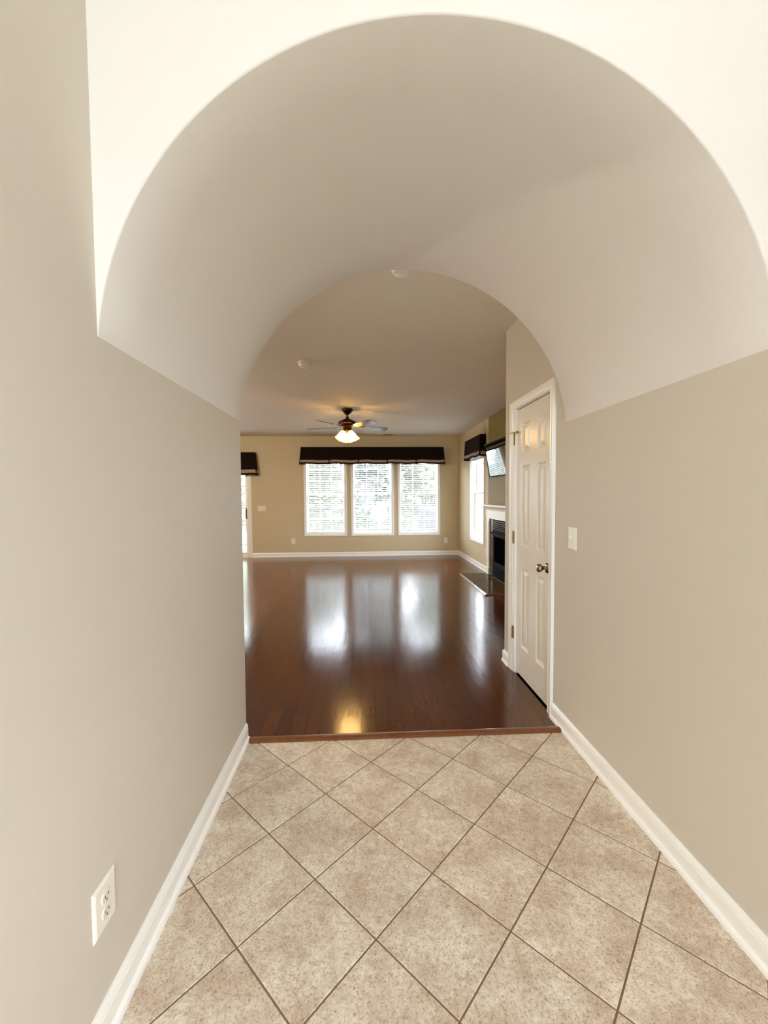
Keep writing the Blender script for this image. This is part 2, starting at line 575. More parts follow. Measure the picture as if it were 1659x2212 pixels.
# ------------------------------------------------------------------ floors
floor_wood = empty('floor', (0, 5.7, -0.03), 'dark cherry hardwood floor of the living room', kind='structure')
mb = MB()
mb.box(LX, RX, YB + 0.005, YW, -0.05, -0.012)
mb.box(XR, XR + 0.3, YB, YCOR, -0.05, -0.0121)
mb.build('subfloor', M['subfloor'], floor_wood)
PW = 0.083


def plank_geo(mb, x0, x1, y0, y1, dz):
    g = 0.0004
    x0, x1, y0, y1 = x0 + g, x1 - g, y0 + g, y1 - g
    zt = dz
    V = [(x0, y0, -0.012), (x1, y0, -0.012), (x1, y1, -0.012), (x0, y1, -0.012), (x0, y0, zt), (x1, y0, zt), (x1, y1, zt), (x0, y1, zt)]
    F = [(4, 5, 1, 0), (5, 6, 2, 1), (6, 7, 3, 2), (7, 4, 0, 3), (4, 7, 6, 5)]
    mb.add(V, F)


planks = []
rnd = random.Random(3)
x = -3.36 + 0.02
ix = 0
while x < RX:
    x1 = min(x + PW, RX)
    y = YB + 0.008
    first = True
    while y < YW - 0.01:
        Ln = rnd.choice([0.3, 0.45, 0.6, 0.75, 0.9, 1.05, 1.2])
        if first:
            Ln *= rnd.uniform(0.3, 1.0)
            first = False
        y1 = min(y + Ln, YW - 0.005)
        if YW - y1 < 0.15:
            y1 = YW - 0.005
        ylo = YCOR - 0.002 if x1 > XR + 0.02 else YB
        if not (y1 < ylo + 0.05):
            planks.append((x, x1, max(y, ylo), y1))
        y = y1
    x = x1


def vis(p):
    xm, ym = (p[0] + p[1]) / 2, (p[2] + p[3]) / 2
    # what the passage lets one see of the floor
    if xm / ym < (XL - 0.03) / YB - 0.02 or xm / ym > XR / YCOR + 0.03:
        return 0
    return (p[1] - p[0]) * (p[3] - p[2]) / ym ** 3


planks.sort(key=vis, reverse=True)
for i, p in enumerate(planks[:285]):
    q = MB()
    plank_geo(q, *p, rnd.uniform(-0.00012, 0.00012))
    q.build('plank', M['wood'], floor_wood)
q = MB()
for p in planks[285:]:
    plank_geo(q, *p, rnd.uniform(-0.00012, 0.00012))
q.box(LX, -3.345, YB + 0.01, YW, -0.012, 0.0)
po = q.build('distant_planks', M['wood'], floor_wood)
po['kind'] = 'stuff'

# diagonal tile floor
floor_tile = empty('floor_tile', (0.24, 0.0, -0.03), 'beige ceramic tile floor laid on the diagonal in the entry', kind='structure')
box('grout_bed', M['grout'], floor_tile, XL, XR, FY, YB + 0.004, -0.05, -0.003)
S, TX0, TY0 = 0.2965, 0.4464 + 0.0, 2.0439
A2 = np.array([-math.sin(PI / 4), -math.cos(PI / 4)]) * S
B2 = np.array([math.cos(PI / 4), -math.sin(PI / 4)]) * S


def clip(poly, axis, val, keep_less):
    out = []
    for i in range(len(poly)):
        a, b = poly[i - 1], poly[i]
        ia = (a[axis] <= val) == keep_less
        ib = (b[axis] <= val) == keep_less
        if ia != ib:
            t = (val - a[axis]) / (b[axis] - a[axis])
            out.append((a[0] + (b[0] - a[0]) * t, a[1] + (b[1] - a[1]) * t))
        if ib:
            out.append(b)
    return out


g = 0.0027
for i in range(-6, 22):
    for j in range(-16, 14):
        o = np.array([TX0, TY0]) + i * A2 + j * B2
        da, db = A2 / S * g, B2 / S * g
        poly = [tuple(o + da + db), tuple(o + A2 - da + db), tuple(o + A2 + B2 - da - db), tuple(o + B2 + da - db)]
        for ax, v, kl in ((0, XL + 0.006, False), (0, XR - 0.006, True), (1, FY + 0.005, False), (1, YB - 0.03, True)):
            if poly:
                poly = clip(poly, ax, v, kl)
        if len(poly) < 3:
            continue
        area = 0.5 * abs(sum(poly[k - 1][0] * poly[k][1] - poly[k][0] * poly[k - 1][1] for k in range(len(poly))))
        if area < 2e-4:
            continue
        c = np.mean(np.array(poly), 0)
        dz = random.uniform(-0.0003, 0.0003)
        n = len(poly)
        ins = [tuple(np.array(p) + (c - np.array(p)) / max(np.linalg.norm(c - np.array(p)), 1e-6) * 0.0022) for p in poly]
        q = MB()
        q.add([(p[0], p[1], -0.004) for p in poly] + [(p[0], p[1], -0.0014 + dz) for p in poly] + [(p[0], p[1], dz) for p in ins],
              [(k, (k + 1) % n, n + (k + 1) % n, n + k) for k in range(n)] + [(n + k, n + (k + 1) % n, 2 * n + (k + 1) % n, 2 * n + k) for k in range(n)]
              + [tuple(range(2 * n, 3 * n))])
        q.build('tile', M['tile'], floor_tile)

# wooden threshold strip
mb = MB()
mb.prism([(2.236, -0.003), (2.236, 0.003), (2.243, 0.010), (2.252, 0.0135), (2.268, 0.0145), (2.282, 0.012), (2.290, 0.004), (2.290, -0.003)], XL + 0.02, XR - 0.022, 'x')
tag(mb.build('trim_1', M['strip'], smooth=40), 'narrow brown wood threshold strip between tile and hardwood', kind='structure')

# ------------------------------------------------------------------ baseboards (board + shoe moulding)
BH = 0.093


def base_prof(o, s):
    """profile at wall face o, growing in direction s"""
    p = [(0, 0), (0.025, 0.0), (0.0245, 0.006), (0.022, 0.013), (0.016, 0.0185), (0.0125, 0.019), (0.0125, 0.066), (0.0105, 0.070), (0.0125, 0.074), (0.0115, 0.081), (0.007, 0.088), (0.005, BH), (0, BH)]
    return [(o + s * a, b) for a, b in p]


def baseboard(name, prof_o, s, a0, a1, axis, label):
    q = MB().prism(base_prof(prof_o, s), a0, a1, axis)
    return tag(q.build(name, M['trim'], smooth=25), label, kind='structure')


baseboard('baseboard_left', XL, 1, FY, YB - 0.006, 'y', 'white baseboard along the left passage wall')
baseboard('baseboard_right', XR, -1, FY, 2.398, 'y', 'white baseboard along the right passage wall up to the door')
q = MB().prism(base_prof(XR, -1), 3.137, YCOR + 0.0, 'y')
q.prism(base_prof(YCOR, 1), XR - 0.0, RX, 'x')
q.prism([(XR, YCOR), (XR - 0.025, YCOR), (XR - 0.018, YCOR + 0.018), (XR, YCOR + 0.025)], 0, 0.012, 'z')
q.prism([(XR, YCOR), (XR - 0.0125, YCOR), (XR - 0.0125, YCOR + 0.0125), (XR, YCOR + 0.0125)], 0.012, BH - 0.012, 'z')
tag(q.build('baseboard_corner', M['trim'], smooth=25), 'short white baseboard piece wrapping the corner past the door', kind='structure')
baseboard('baseboard_back', YW, -1, -2.435, RX, 'x', 'white baseboard along the back wall under the windows')
baseboard('baseboard_side', RX, -1, 6.868, YW, 'y', 'white baseboard along the living room right wall up to the fireplace')

# ------------------------------------------------------------------ closet door with casing
d1 = empty('door_1', (XR, (DY0 + DY1) / 2, 0), 'white six-panel closet door on the right past the vault', 'door', kind='structure')
SX0, SX1 = XR + 0.012, XR + 0.045       # slab
mb = MB()
SY0, SY1, SZ0, SZ1 = DY0 + 0.004, DY1 - 0.0095, 0.014, DZ - 0.008
pc = [(SY0 + 0.086, SY0 + 0.218), (SY0 + 0.345, SY0 + 0.48)]
pr = [(0.228, 0.815), (0.975, 1.565), (1.655, 1.868)]
holes = [(a, b, c, d) for a, b in pc for c, d in pr]
panel_wall(mb, [SY0, SY1] + [v for p in pc for v in p], [SZ0, SZ1] + [v for p in pr for v in p], holes, PYZ, SX0, SX1)
mb.build('slab', M['door'], d1, weld=True)
for a, b in pc:
    for c, d in pr:
        q = MB()
        prof = [(0.0, 0.0), (0.014, 0.013), (0.020, 0.013), (0.044, 0.002)]
        ring = [[(SX0 + t, y, z) for y, z in ((a + i, c + i), (b - i, c + i), (b - i, d - i), (a + i, d - i))] for i, t in prof]
        q.loft(ring, cap=False)
        q.add(ring[-1], [(0, 1, 2, 3)])
        q.build('panel', M['door'], d1)
# jamb
mb = MB()
mb.box(XR - 0.004, XR + 0.119, DY0 + 0.0005, DY0 + 0.003, 0, DZ)
mb.box(XR + 0.0125, XR + 0.119, DY1 - 0.009, DY1 - 0.0005, 0, DZ)
mb.box(XR - 0.004, XR + 0.119, DY0 + 0.003, DY1 - 0.009, DZ - 0.003, DZ - 0.0005)
mb.build('jamb', M['trim'], d1)
# casing: swept profile with mitred corners
cw = 0.062
mb = MB()
cp = [(0.0, 0.0), (0.0, 0.009), (0.006, 0.011), (0.016, 0.008), (0.024, 0.012), (0.044, 0.016), (0.054, 0.018), (0.060, 0.016), (0.062, 0.0)]
ring = []
i0, i1, it = DY0 - 0.002, DY1 + 0.028, DZ + 0.002
for (y, z, oy, oz) in ((i0, 0.0, -1, 0), (i0, it, -1, 1), (i1, it, 1, 1), (i1, 0.0, 1, 0)):
    ring.append([(XR - h, y + oy * w_, z + oz * w_ * 0.95) for w_, h in cp])
mb.loft(ring)
mb.build('casing', M['trim'], d1, smooth=20)
box('hinge_side_jamb', M['trim'], d1, XR - 0.006, XR + 0.012, DY1 - 0.009, i1 + 0.004, 0, DZ + 0.01)
# three hinges
for hz in (0.305, 1.029, 1.765):
    hb = MB()
    hb.box(XR - 0.0085, XR - 0.0055, DY1 - 0.006, DY1 + 0.024, hz - 0.044, hz + 0.044)
    ho = hb.build('hinge', M['brass'], d1)
    hk = MB()
    for k in range(5):
        hk.lathe([(0.0062, -0.044 + k * 0.0178), (0.0062, -0.044 + k * 0.0178 + 0.0165)], (XR - 0.013, DY1 + 0.006, hz), 12)
    hk.lathe([(0.0045, 0.044), (0.006, 0.047), (0.002, 0.052)], (XR - 0.013, DY1 + 0.006, hz), 12)
    hk.build('hinge_pin', M['brass'], ho, smooth=40)
    if hz > 1.5:
        st = MB()
        c = Vector((XR - 0.013, DY1 + 0.006, hz + 0.05))
        st.lathe([(0.010, 0), (0.010, 0.006)], c, 12)
        st.tube([c + Vector((0, 0, 0.003)), c + Vector((-0.025, 0.01, -0.003)), c + Vector((-0.042, 0.016, -0.008))], 0.004)
        st.tube([c + Vector((0, 0, 0.003)), c + Vector((0.005, -0.03, 0.0))], 0.0035)
        st.lathe([(0.009, 0), (0.009, 0.01)], c + Vector((0.007, -0.032, -0.001)), 12, (0.4, -1, 0))
        st.build('hinge_pin_stop', M['brass'], ho, smooth=40)
# knob
kc = Vector((SX0, 2.518, 0.892))
q = MB().lathe([(0.0, 0), (0.032, 0), (0.033, -0.003), (0.031, -0.008), (0.024, -0.012), (0.014, -0.015)], kc, 28, (1, 0, 0))
rose = q.build('rosette', M['nickel'], d1, smooth=40)
q = MB().lathe([(0.0135, -0.014), (0.011, -0.022), (0.011, -0.030), (0.017, -0.036), (0.025, -0.044), (0.0275, -0.053), (0.025, -0.062), (0.017, -0.068), (0.007, -0.0705), (0.0, -0.071)], kc, 28, (1, 0, 0))
q.build('knob', M['nickel'], d1, smooth=60)
box('strike_plate', M['nickel'], d1, XR + 0.004, XR + 0.012, DY0 + 0.0005, DY0 + 0.004, 0.86, 0.925)
# dark closet behind the slab
box('closet_back', M['closet'], d1, XR + 0.115, XR + 0.12, DY0 - 0.01, DY1 + 0.01, 0, DZ)

# ------------------------------------------------------------------ wall plates


def plate_thing(name, kind, P, label, cat, group=None, n=1, wd=0.087, ht=0.124):
    """P(a, z, d) -> world; a along the wall, d out of it; centre at (0, 0, 0)"""
    c = P(0, 0, 0)
    t = empty(name, c, label, cat, group)
    q = MB()
    W_, H_ = wd / 2, ht / 2
    rings = [[P(sx * (W_ - i), sz * (H_ - i), d) for sx, sz in ((-1, -1), (1, -1), (1, 1), (-1, 1))] for i, d in ((0, 0.0), (0, 0.002), (0.002, 0.0042), (0.007, 0.0062))]
    q.loft(rings)
    q.build('plate', M['plate'], t)
    if kind == 'outlet':
        for s in (-1, 1):
            q = MB()
            zc = s * 0.0195
            prof = []
            for k in range(20):
                a = 2 * PI * k / 20
                prof.append((0.0172 * math.cos(a), max(-0.0135, min(0.0135, 0.0172 * math.sin(a)))))
            q.loft([[P(a * f_, zc + b * f_, d) for a, b in prof] for f_, d in ((1.0, 0.006), (1.0, 0.0085), (0.93, 0.0092))])
            so = q.build('receptacle', M['socket'], t)
            q = MB()
            for a0_, w_, h_ in ((-0.0063, 0.0011, 0.004), (0.0063, 0.0011, 0.0032)):
                q.loft([[P(a0_ + i * w_, zc + 0.003 + j * h_, d) for i, j in ((-1, -1), (1, -1), (1, 1), (-1, 1))] for d in (0.0085, 0.0095)])
            q.loft([[P(0.0024 * math.cos(k * PI / 5), zc - 0.0075 + 0.0024 * math.sin(k * PI / 5), d) for k in range(10)] for d in (0.0085, 0.0095)])
            q.build('slots', M['slot'], so)
        q = MB().loft([[P(0.003 * math.cos(k * PI / 5), 0.003 * math.sin(k * PI / 5), d) for k in range(10)] for d in (0.006, 0.0075)])
        q.build('screw', M['socket'], t)
    else:
        for k in range(n):
            a0_ = (k - (n - 1) / 2) * 0.046
            q = MB().loft([[P(a0_ + i * 0.005, j * 0.012, d) for i, j in ((-1, -1), (1, -1), (1, 1), (-1, 1))] for d in (0.006, 0.0078)])
            q.build('toggle_frame', M['socket'], t)
            q = MB().loft([[P(a0_ + i * 0.004 * f_, z0 + j * h_, d) for i, j in ((-1, -1), (1, -1), (1, 1), (-1, 1))] for f_, z0, h_, d in ((1, 0.0, 0.006, 0.007), (0.9, 0.005, 0.0045, 0.014), (0.75, 0.010, 0.003, 0.021))])
            q.build('toggle', M['plate'], t)
            for s in (-1, 1):
                q = MB().loft([[P(a0_ + 0.003 * math.cos(m_ * PI / 5), s * 0.03 + 0.003 * math.sin(m_ * PI / 5), d) for m_ in range(10)] for d in (0.006, 0.0072)])
                q.build('screw', M['socket'], t)
    return t


plate_thing('wall_outlet', 'outlet', lambda a, z, d: (XL + d, 1.031 - a, 0.333 + z), 'large white duplex outlet low on the left passage wall', 'outlet')
plate_thing('light_switch', 'switch', lambda a, z, d: (XR - d, 2.187 + a, 1.112 + z), 'single white toggle switch on the right wall beside the closet door', 'switch')
plate_thing('triple_light_switch', 'switch', lambda a, z, d: (-2.22 + a, YW - d, 1.07 + z), 'wide ivory three-toggle switch plate on back wall beside the glass door', 'switch', n=3, wd=0.172, ht=0.118)
plate_thing('wall_outlet', 'outlet', lambda a, z, d: (-1.55 + a, YW - d, 0.342 + z), 'small white outlet on back wall left of the three windows', 'outlet')
plate_thing('wall_outlet', 'outlet', lambda a, z, d: (1.84 + a, YW - d, 0.325 + z), 'small white outlet on back wall right of the three windows', 'outlet')
plate_thing('wall_outlet', 'outlet', lambda a, z, d: (RX - d, 7.03 + a, 0.341 + z), 'pale outlet on the right wall low beside the fireplace', 'outlet')
plate_thing('light_switch', 'switch', lambda a, z, d: (RX - d, 7.03 + a, 1.053 + z), 'pale single switch on the right wall next to the mantel end', 'switch')

# ------------------------------------------------------------------ windows


def build_window(name, u0, u1, P, label, s_out):
    """P(u, z, t): t = depth outwards from the inner wall face. opening u0..u1, WZ0..WZ1"""
    um = (u0 + u1) / 2
    t = empty(name, P(um, WZ0, 0), label, 'window', kind='structure')
    # interior casing
    q = MB()
    cwid = 0.045
    ring = []
    cp = [(0, 0.0), (0, -0.012), (0.010, -0.016), (0.032, -0.018), (0.043, -0.012), (cwid, 0.0)]
    cor = [(u0, WZ0, -1, -1), (u1, WZ0, 1, -1), (u1, WZ1, 1, 1), (u0, WZ1, -1, 1), (u0, WZ0, -1, -1)]
    q.loft([[P(u + du * w_, z + dz * w_, h) for w_, h in cp] for u, z, du, dz in cor], cap=False)
    q.build('casing', M['trim'], t, weld=True)
    q = MB()
    ring_frame(q, u0, u1, WZ0, WZ1, 0.012, 0.012, 0.022, 0.012, P, 0.0, 0.145)
    q.build('jamb', M['trim'], t, weld=True)
    a, b = u0 + 0.012, u1 - 0.012
    zm = 1.375
    for nm, z0, z1, t0, lab in (('lower_sash', WZ0 + 0.022, zm + 0.018, 0.075, None), ('upper_sash', zm - 0.018, WZ1 - 0.012, 0.105, None)):
        q = MB()
        ring_frame(q, a, b, z0, z1, 0.038, 0.038, 0.05 if nm == 'lower_sash' else 0.036, 0.036, P, t0, t0 + 0.028)
        so = q.build(nm, M['vinyl'], t, weld=True)
        g0, g1, h0, h1 = a + 0.038, b - 0.038, z0 + (0.05 if nm == 'lower_sash' else 0.036), z1 - 0.036
        q = MB()
        for k in (1, 2):
            uu = g0 + (g1 - g0) * k / 3
            q.loft([[P(uu + i * 0.009, z, t0 + 0.010 + j) for i, j in ((-1, 0), (1, 0), (1, 0.008), (-1, 0.008))] for z in (h0, h1)])
            zz = h0 + (h1 - h0) * k / 3
            q.loft([[P(u, zz + i * 0.009, t0 + 0.0105 + j) for i, j in ((-1, 0), (1, 0), (1, 0.008), (-1, 0.008))] for u in (g0, g1)])
        q.build('muntins', M['vinyl'], so)
        for i in range(3):
            for j in range(3):
                pu0, pu1 = g0 + (g1 - g0) * i / 3, g0 + (g1 - g0) * (i + 1) / 3
                pz0, pz1 = h0 + (h1 - h0) * j / 3, h0 + (h1 - h0) * (j + 1) / 3
                q = MB().add([P(pu0, pz0, t0 + 0.0145), P(pu1, pz0, t0 + 0.0145), P(pu1, pz1, t0 + 0.0145), P(pu0, pz1, t0 + 0.0145)], [(0, 1, 2, 3)])
                q.build('pane', M['glass'], so)
    q = MB()
    q.loft([[P(um + i * 0.03, zm + 0.019 + j * 0.012, d) for i, j in ((-1, 0), (1, 0), (0.7, 1), (-0.7, 1))] for d in (0.078, 0.098)])
    q.build('sash_lock', M['vinyl'], t)
    return t


P_back = lambda u, z, t: (u, YW + t, z)
P_right = lambda u, z, t: (RX + t, u, z)
wl = ['white framed sash window behind blinds, leftmost of three on back wall', 'white framed sash window behind blinds, middle of three on back wall', 'white framed sash window behind blinds, rightmost of three on back wall']
for k, (a, b) in enumerate(W_IN):
    build_window('window_%d' % (k + 1), a, b, P_back, wl[k], 1)
build_window('window_4', WRY[0], WRY[1], P_right, 'tall white sash window on the right wall beside the fireplace', 1)

# ------------------------------------------------------------------ blinds
SLW, PITCHZ, TILT = 0.050, 0.0415, math.radians(23)


def slat_mesh(width):
    q = MB()
    c, s = math.cos(TILT), math.sin(TILT)
    pts = []
    for v in (-0.5, -0.17, 0.17, 0.5):
        pts.append((v * SLW, 0.0018 * (1 - (2 * v) ** 2) + 0.0012))
    low = [(v * SLW, 0.0018 * (1 - (2 * v) ** 2) - 0.0012) for v in (0.5, 0.17, -0.17, -0.5)]
    prof = [(a * c - b * s, a * s + b * c) for a, b in pts + low]
    q.prism(prof, -width / 2, width / 2, 'x')
    me_o = q.build('slat', M['slat'])
    me = me_o.data
    bpy.data.objects.remove(me_o)
    return me


def build_blind(u0, u1, zb, label, zt=WZ1 - 0.012):
    um = (u0 + u1) / 2
    wd = u1 - u0 - 0.032
    yb = YW + 0.036
    t = empty('window_blind', (um, yb, zb), label, 'blind', 'white slatted blinds on the back windows')
    box('headrail', M['vinyl'], t, um - wd / 2, um + wd / 2, yb - 0.026, yb + 0.026, zt - 0.045, zt, 0.003)
    me = slat_mesh(wd)
    z = zb + 0.042
    while z < zt - 0.06:
        o = bpy.data.objects.new('slat', me)
        C.objects.link(o)
        o.parent = t
        o.location = (0, 0, z - zb)
        z += PITCHZ
    box('bottom_rail', M['vinyl'], t, um - wd / 2, um + wd / 2, yb - 0.025, yb + 0.025, zb, zb + 0.018, 0.004)
    for s in (-1, 1):
        q = MB()
        for yy in (-0.024, 0.024):
            q.tube([(um + s * wd * 0.3, yb + yy, zb + 0.01), (um + s * wd * 0.3, yb + yy, zt - 0.04)], 0.0011, 5)
        q.build('ladder_cord', M['vinyl'], t)
        q = MB()
        xx = um + s * (wd / 2 - 0.05)
        ztas = 1.20 if s < 0 else 1.24
        q.tube([(xx, yb - 0.031, zt - 0.03), (xx, yb - 0.031, ztas)], 0.0013, 5)
        lc = q.build('lift_cord', M['vinyl'], t)
        MB().lathe([(0.002, 0.03), (0.006, 0.02), (0.009, 0.0), (0.006, -0.004)], (xx, yb - 0.031, ztas - 0.02), 10).build('tassel', M['nickel'], lc, smooth=40)
    return t


bl = ['white horizontal blind filling the leftmost back window', 'white blind with slightly raised bottom rail in the middle back window', 'white blind with dark gaps between slats in the rightmost back window']
for k, (a, b) in enumerate(W_IN):
    build_blind(a + 0.012, b - 0.012, (0.520, 0.575, 0.545)[k], bl[k])

# raised blind in the side window
um = sum(WRY) / 2
wd = WRY[1] - WRY[0] - 0.05
t = empty('window_blind', (RX + 0.036, um, 2.02), 'white blind drawn up at the top of the side window by the fireplace', 'blind')
box('headrail', M['vinyl'], t, RX + 0.01, RX + 0.062, um - wd / 2, um + wd / 2, WZ1 - 0.057, WZ1 - 0.012, 0.003)
for k in range(16):
    z = 2.025 + k * 0.0105
    box('slat', M['slat'], t, RX + 0.011, RX + 0.061, um - wd / 2, um + wd / 2, z, z + 0.0035)
box('bottom_rail', M['vinyl'], t, RX + 0.01, RX + 0.062, um - wd / 2, um + wd / 2, 2.0, 2.02, 0.004)

# ------------------------------------------------------------------ valances


def build_valance(name, a0, a1, z0, z1, depth, P, label, nsec, flare=0.035, fl_a=0.03, seed=1):
    """P(a, d, z): a along, d out of the wall. front sheet + two returns, pale band pieces near the hem"""
    am = (a0 + a1) / 2
    t = empty(name, P(am, 0, z0), label, 'valance')
    rn = random.Random(seed)
    ph = [rn.uniform(0, 6) for _ in range(6)]
    nx = nsec * 16

    def front(u, v, d_off=0.0):
        """u 0..1 along, v 0 top .. 1 hem"""
        a = a0 + (a1 - a0) * u
        a = a + (u - 0.5) * 2 * fl_a * v
        sec = (u * nsec) % 1.0
        edge = min(sec, 1 - sec)
        pleat = math.exp(-(edge / 0.035) ** 2) if 0 < round(u * nsec) < nsec and abs(u * nsec - round(u * nsec)) < 0.2 else 0.0
        ed = min(1.0, min(u, 1 - u) * nsec * 5)
        wav = 0.010 * math.sin(u * nsec * 2 * PI + ph[0]) * v + 0.006 * math.sin(u * nsec * 4.6 * PI + ph[1]) * v * v
        d = depth + flare * v + wav * ed - 0.016 * pleat * v + d_off
        zh = z1 - (z1 - z0) * v
        zh += ed * v * v * (0.008 * math.sin(u * nsec * 2 * PI + ph[2]) - 0.006 * pleat + 0.004 * math.sin(u * nsec * 5.3 * PI + ph[3]))
        return P(a, d, zh)

    def sheet(q, u0, u1, v0, v1, nu, nv, off, th):
        V, F = [], []
        for lay in (off, off - th):
            for j in range(nv + 1):
                for i in range(nu + 1):
                    V.append(front(u0 + (u1 - u0) * i / nu, v0 + (v1 - v0) * j / nv, lay))
        m_ = (nu + 1) * (nv + 1)
        idx = lambda l, i, j: l * m_ + j * (nu + 1) + i
        for j in range(nv):
            for i in range(nu):
                F.append((idx(0, i, j), idx(0, i + 1, j), idx(0, i + 1, j + 1), idx(0, i, j + 1)))
                F.append((idx(1, i, j), idx(1, i, j + 1), idx(1, i + 1, j + 1), idx(1, i + 1, j)))
        for i in range(nu):
            F.append((idx(0, i, 0), idx(1, i, 0), idx(1, i + 1, 0), idx(0, i + 1, 0)))
            F.append((idx(0, i, nv), idx(0, i + 1, nv), idx(1, i + 1, nv), idx(1, i, nv)))
        for j in range(nv):
            F.append((idx(0, 0, j), idx(0, 0, j + 1), idx(1, 0, j + 1), idx(1, 0, j)))
            F.append((idx(0, nu, j), idx(1, nu, j), idx(1, nu, j + 1), idx(0, nu, j + 1)))
        q.add(V, F)
    q = MB()
    sheet(q, 0, 1, 0, 1, nx, 8, 0.0, 0.006)
    fr = q.build('front_cloth', M['fabric'], t, smooth=60)
    for s, aa in ((-1, a0), (1, a1)):
        q = MB()
        rings = []
        for v in (0, 0.4, 0.8, 1.0):
            a = aa + s * fl_a * v
            d = depth + flare * v
            zz = z1 - (z1 - z0) * v
            rings.append([P(a, 0.004, zz), P(a + s * 0.004, d * 0.5, zz - 0.008 * v), P(a + s * 0.002, d, zz), P(a - s * 0.006, d - 0.004, zz), P(a - s * 0.006, 0.004, zz)])
        q.loft(rings)
        q.build('side_return', M['fabric'], t, smooth=40)
        q = MB()
        rings = []
        for v in (0.78, 0.93):
            a = aa + s * (fl_a * v + 0.006)
            d = depth + flare * v
            zz = z1 - (z1 - z0) * v
            rings.append([P(a, 0.02, zz), P(a + s * 0.001, d - 0.02, zz), P(a - s * 0.003, d - 0.02, zz), P(a - s * 0.003, 0.02, zz)])
        q.loft(rings)
        q.build('trim_band', M['band'], t)
    q = MB()
    q.loft([[P(a, d, z) for a, d in ((a0, 0.004), (a1, 0.004), (a1, depth), (a0, depth))] for z in (z1 - 0.012, z1)])
    q.build('top_board', M['fabric'], t)
    for k in range(nsec):
        q = MB()
        sheet(q, (k + 0.02) / nsec, (k + 0.98) / nsec, 0.765, 0.91, 12, 2, 0.004, 0.004)
        q.build('trim_band', M['band'], t, smooth=60)
    return t


build_valance('window_valance', -1.335, 1.757, 2.025, 2.392, 0.13, lambda a, d, z: (a, YW - d, z), 'long dark brown box valance over the three back windows', 5, fl_a=0.035, seed=2)
build_valance('window_valance', -4.42, -2.325, 1.795, 2.283, 0.13, lambda a, d, z: (a, YW - d, z), 'dark brown valance over the glass patio door, cut off by the passage wall', 3, fl_a=0.05, seed=3)
build_valance('window_valance', 7.085, 8.14, 2.02, 2.395, 0.105, lambda a, d, z: (RX - d, a, z), 'short dark brown valance over the side window near the television', 2, flare=0.02, fl_a=0.02, seed=4)

# ------------------------------------------------------------------ sliding patio door
d2 = empty('door_2', ((SLX0 + SLX1) / 2, YW, 0), 'white framed sliding glass patio door at the far left', 'door', kind='structure')
q = MB()
ring = [[P_back(u + du * w_, z + dz * w_, h) for w_, h in [(0, 0.0), (0, -0.012), (0.012, -0.017), (0.075, -0.019), (0.088, -0.012), (0.09, 0.0)]] for u, z, du, dz in ((SLX0, 0, -1, 0), (SLX0, SLZ, -1, 1), (SLX1, SLZ, 1, 1), (SLX1, 0, 1, 0))]
q.loft(ring)
q.build('casing', M['trim'], d2)
q = MB()
ring_frame(q, SLX0, SLX1, 0, SLZ, 0.014, 0.014, 0.03, 0.02, P_back, 0.0, 0.14)
q.build('jamb', M['trim'], d2, weld=True)
mid = (SLX0 + SLX1) / 2
for nm, u0, u1, t0 in (('sliding_panel', mid - 0.03, SLX1 - 0.014, 0.02), ('fixed_panel', SLX0 + 0.014, mid + 0.03, 0.08)):
    q = MB()
    ring_frame(q, u0, u1, 0.03, SLZ - 0.02, 0.07, 0.03 if nm == 'sliding_panel' else 0.07, 0.075, 0.07, P_back, t0, t0 + 0.04)
    so = q.build(nm, M['trim'], d2, weld=True)
    g0, g1, h0, h1 = u0 + 0.07, u1 - (0.03 if nm == 'sliding_panel' else 0.07), 0.105, SLZ - 0.09
    q = MB()
    zs_ = [0.275, 0.715, 1.14, 1.555]
    for z in zs_:
        q.loft([[P_back(u, z + i * 0.010, t0 + 0.014 + j) for i, j in ((-1, 0), (1, 0), (1, 0.01), (-1, 0.01))] for u in (g0, g1)])
    for k in (1, 2):
        uu = g0 + (g1 - g0) * k / 3
        q.loft([[P_back(uu + i * 0.010, z, t0 + 0.0145 + j) for i, j in ((-1, 0), (1, 0), (1, 0.01), (-1, 0.01))] for z in (h0, h1)])
    q.build('muntins', M['vinyl'], so)
    zz = [h0] + zs_ + [h1]
    for i in range(3):
        for j in range(5):
            u_0, u_1 = g0 + (g1 - g0) * i / 3, g0 + (g1 - g0) * (i + 1) / 3
            MB().add([P_back(u_0, zz[j], t0 + 0.019), P_back(u_1, zz[j], t0 + 0.019), P_back(u_1, zz[j + 1], t0 + 0.019), P_back(u_0, zz[j + 1], t0 + 0.019)], [(0, 1, 2, 3)]).build('pane', M['glass'], so)
    if nm == 'sliding_panel':
        q = MB()
        hx = SLX1 - 0.028
        q.tube([(hx, YW + 0.018, 0.85), (hx - 0.006, YW - 0.014, 0.862), (hx - 0.006, YW - 0.018, 0.955), (hx - 0.006, YW - 0.014, 1.05), (hx, YW + 0.018, 1.062)], 0.009)
        q.box(hx - 0.016, hx + 0.016, YW + 0.012, YW + 0.021, 0.84, 1.075)
        ho = q.build('handle', M['strip'], so, smooth=40)
        ho['label'] = 'copper brown pull handle'

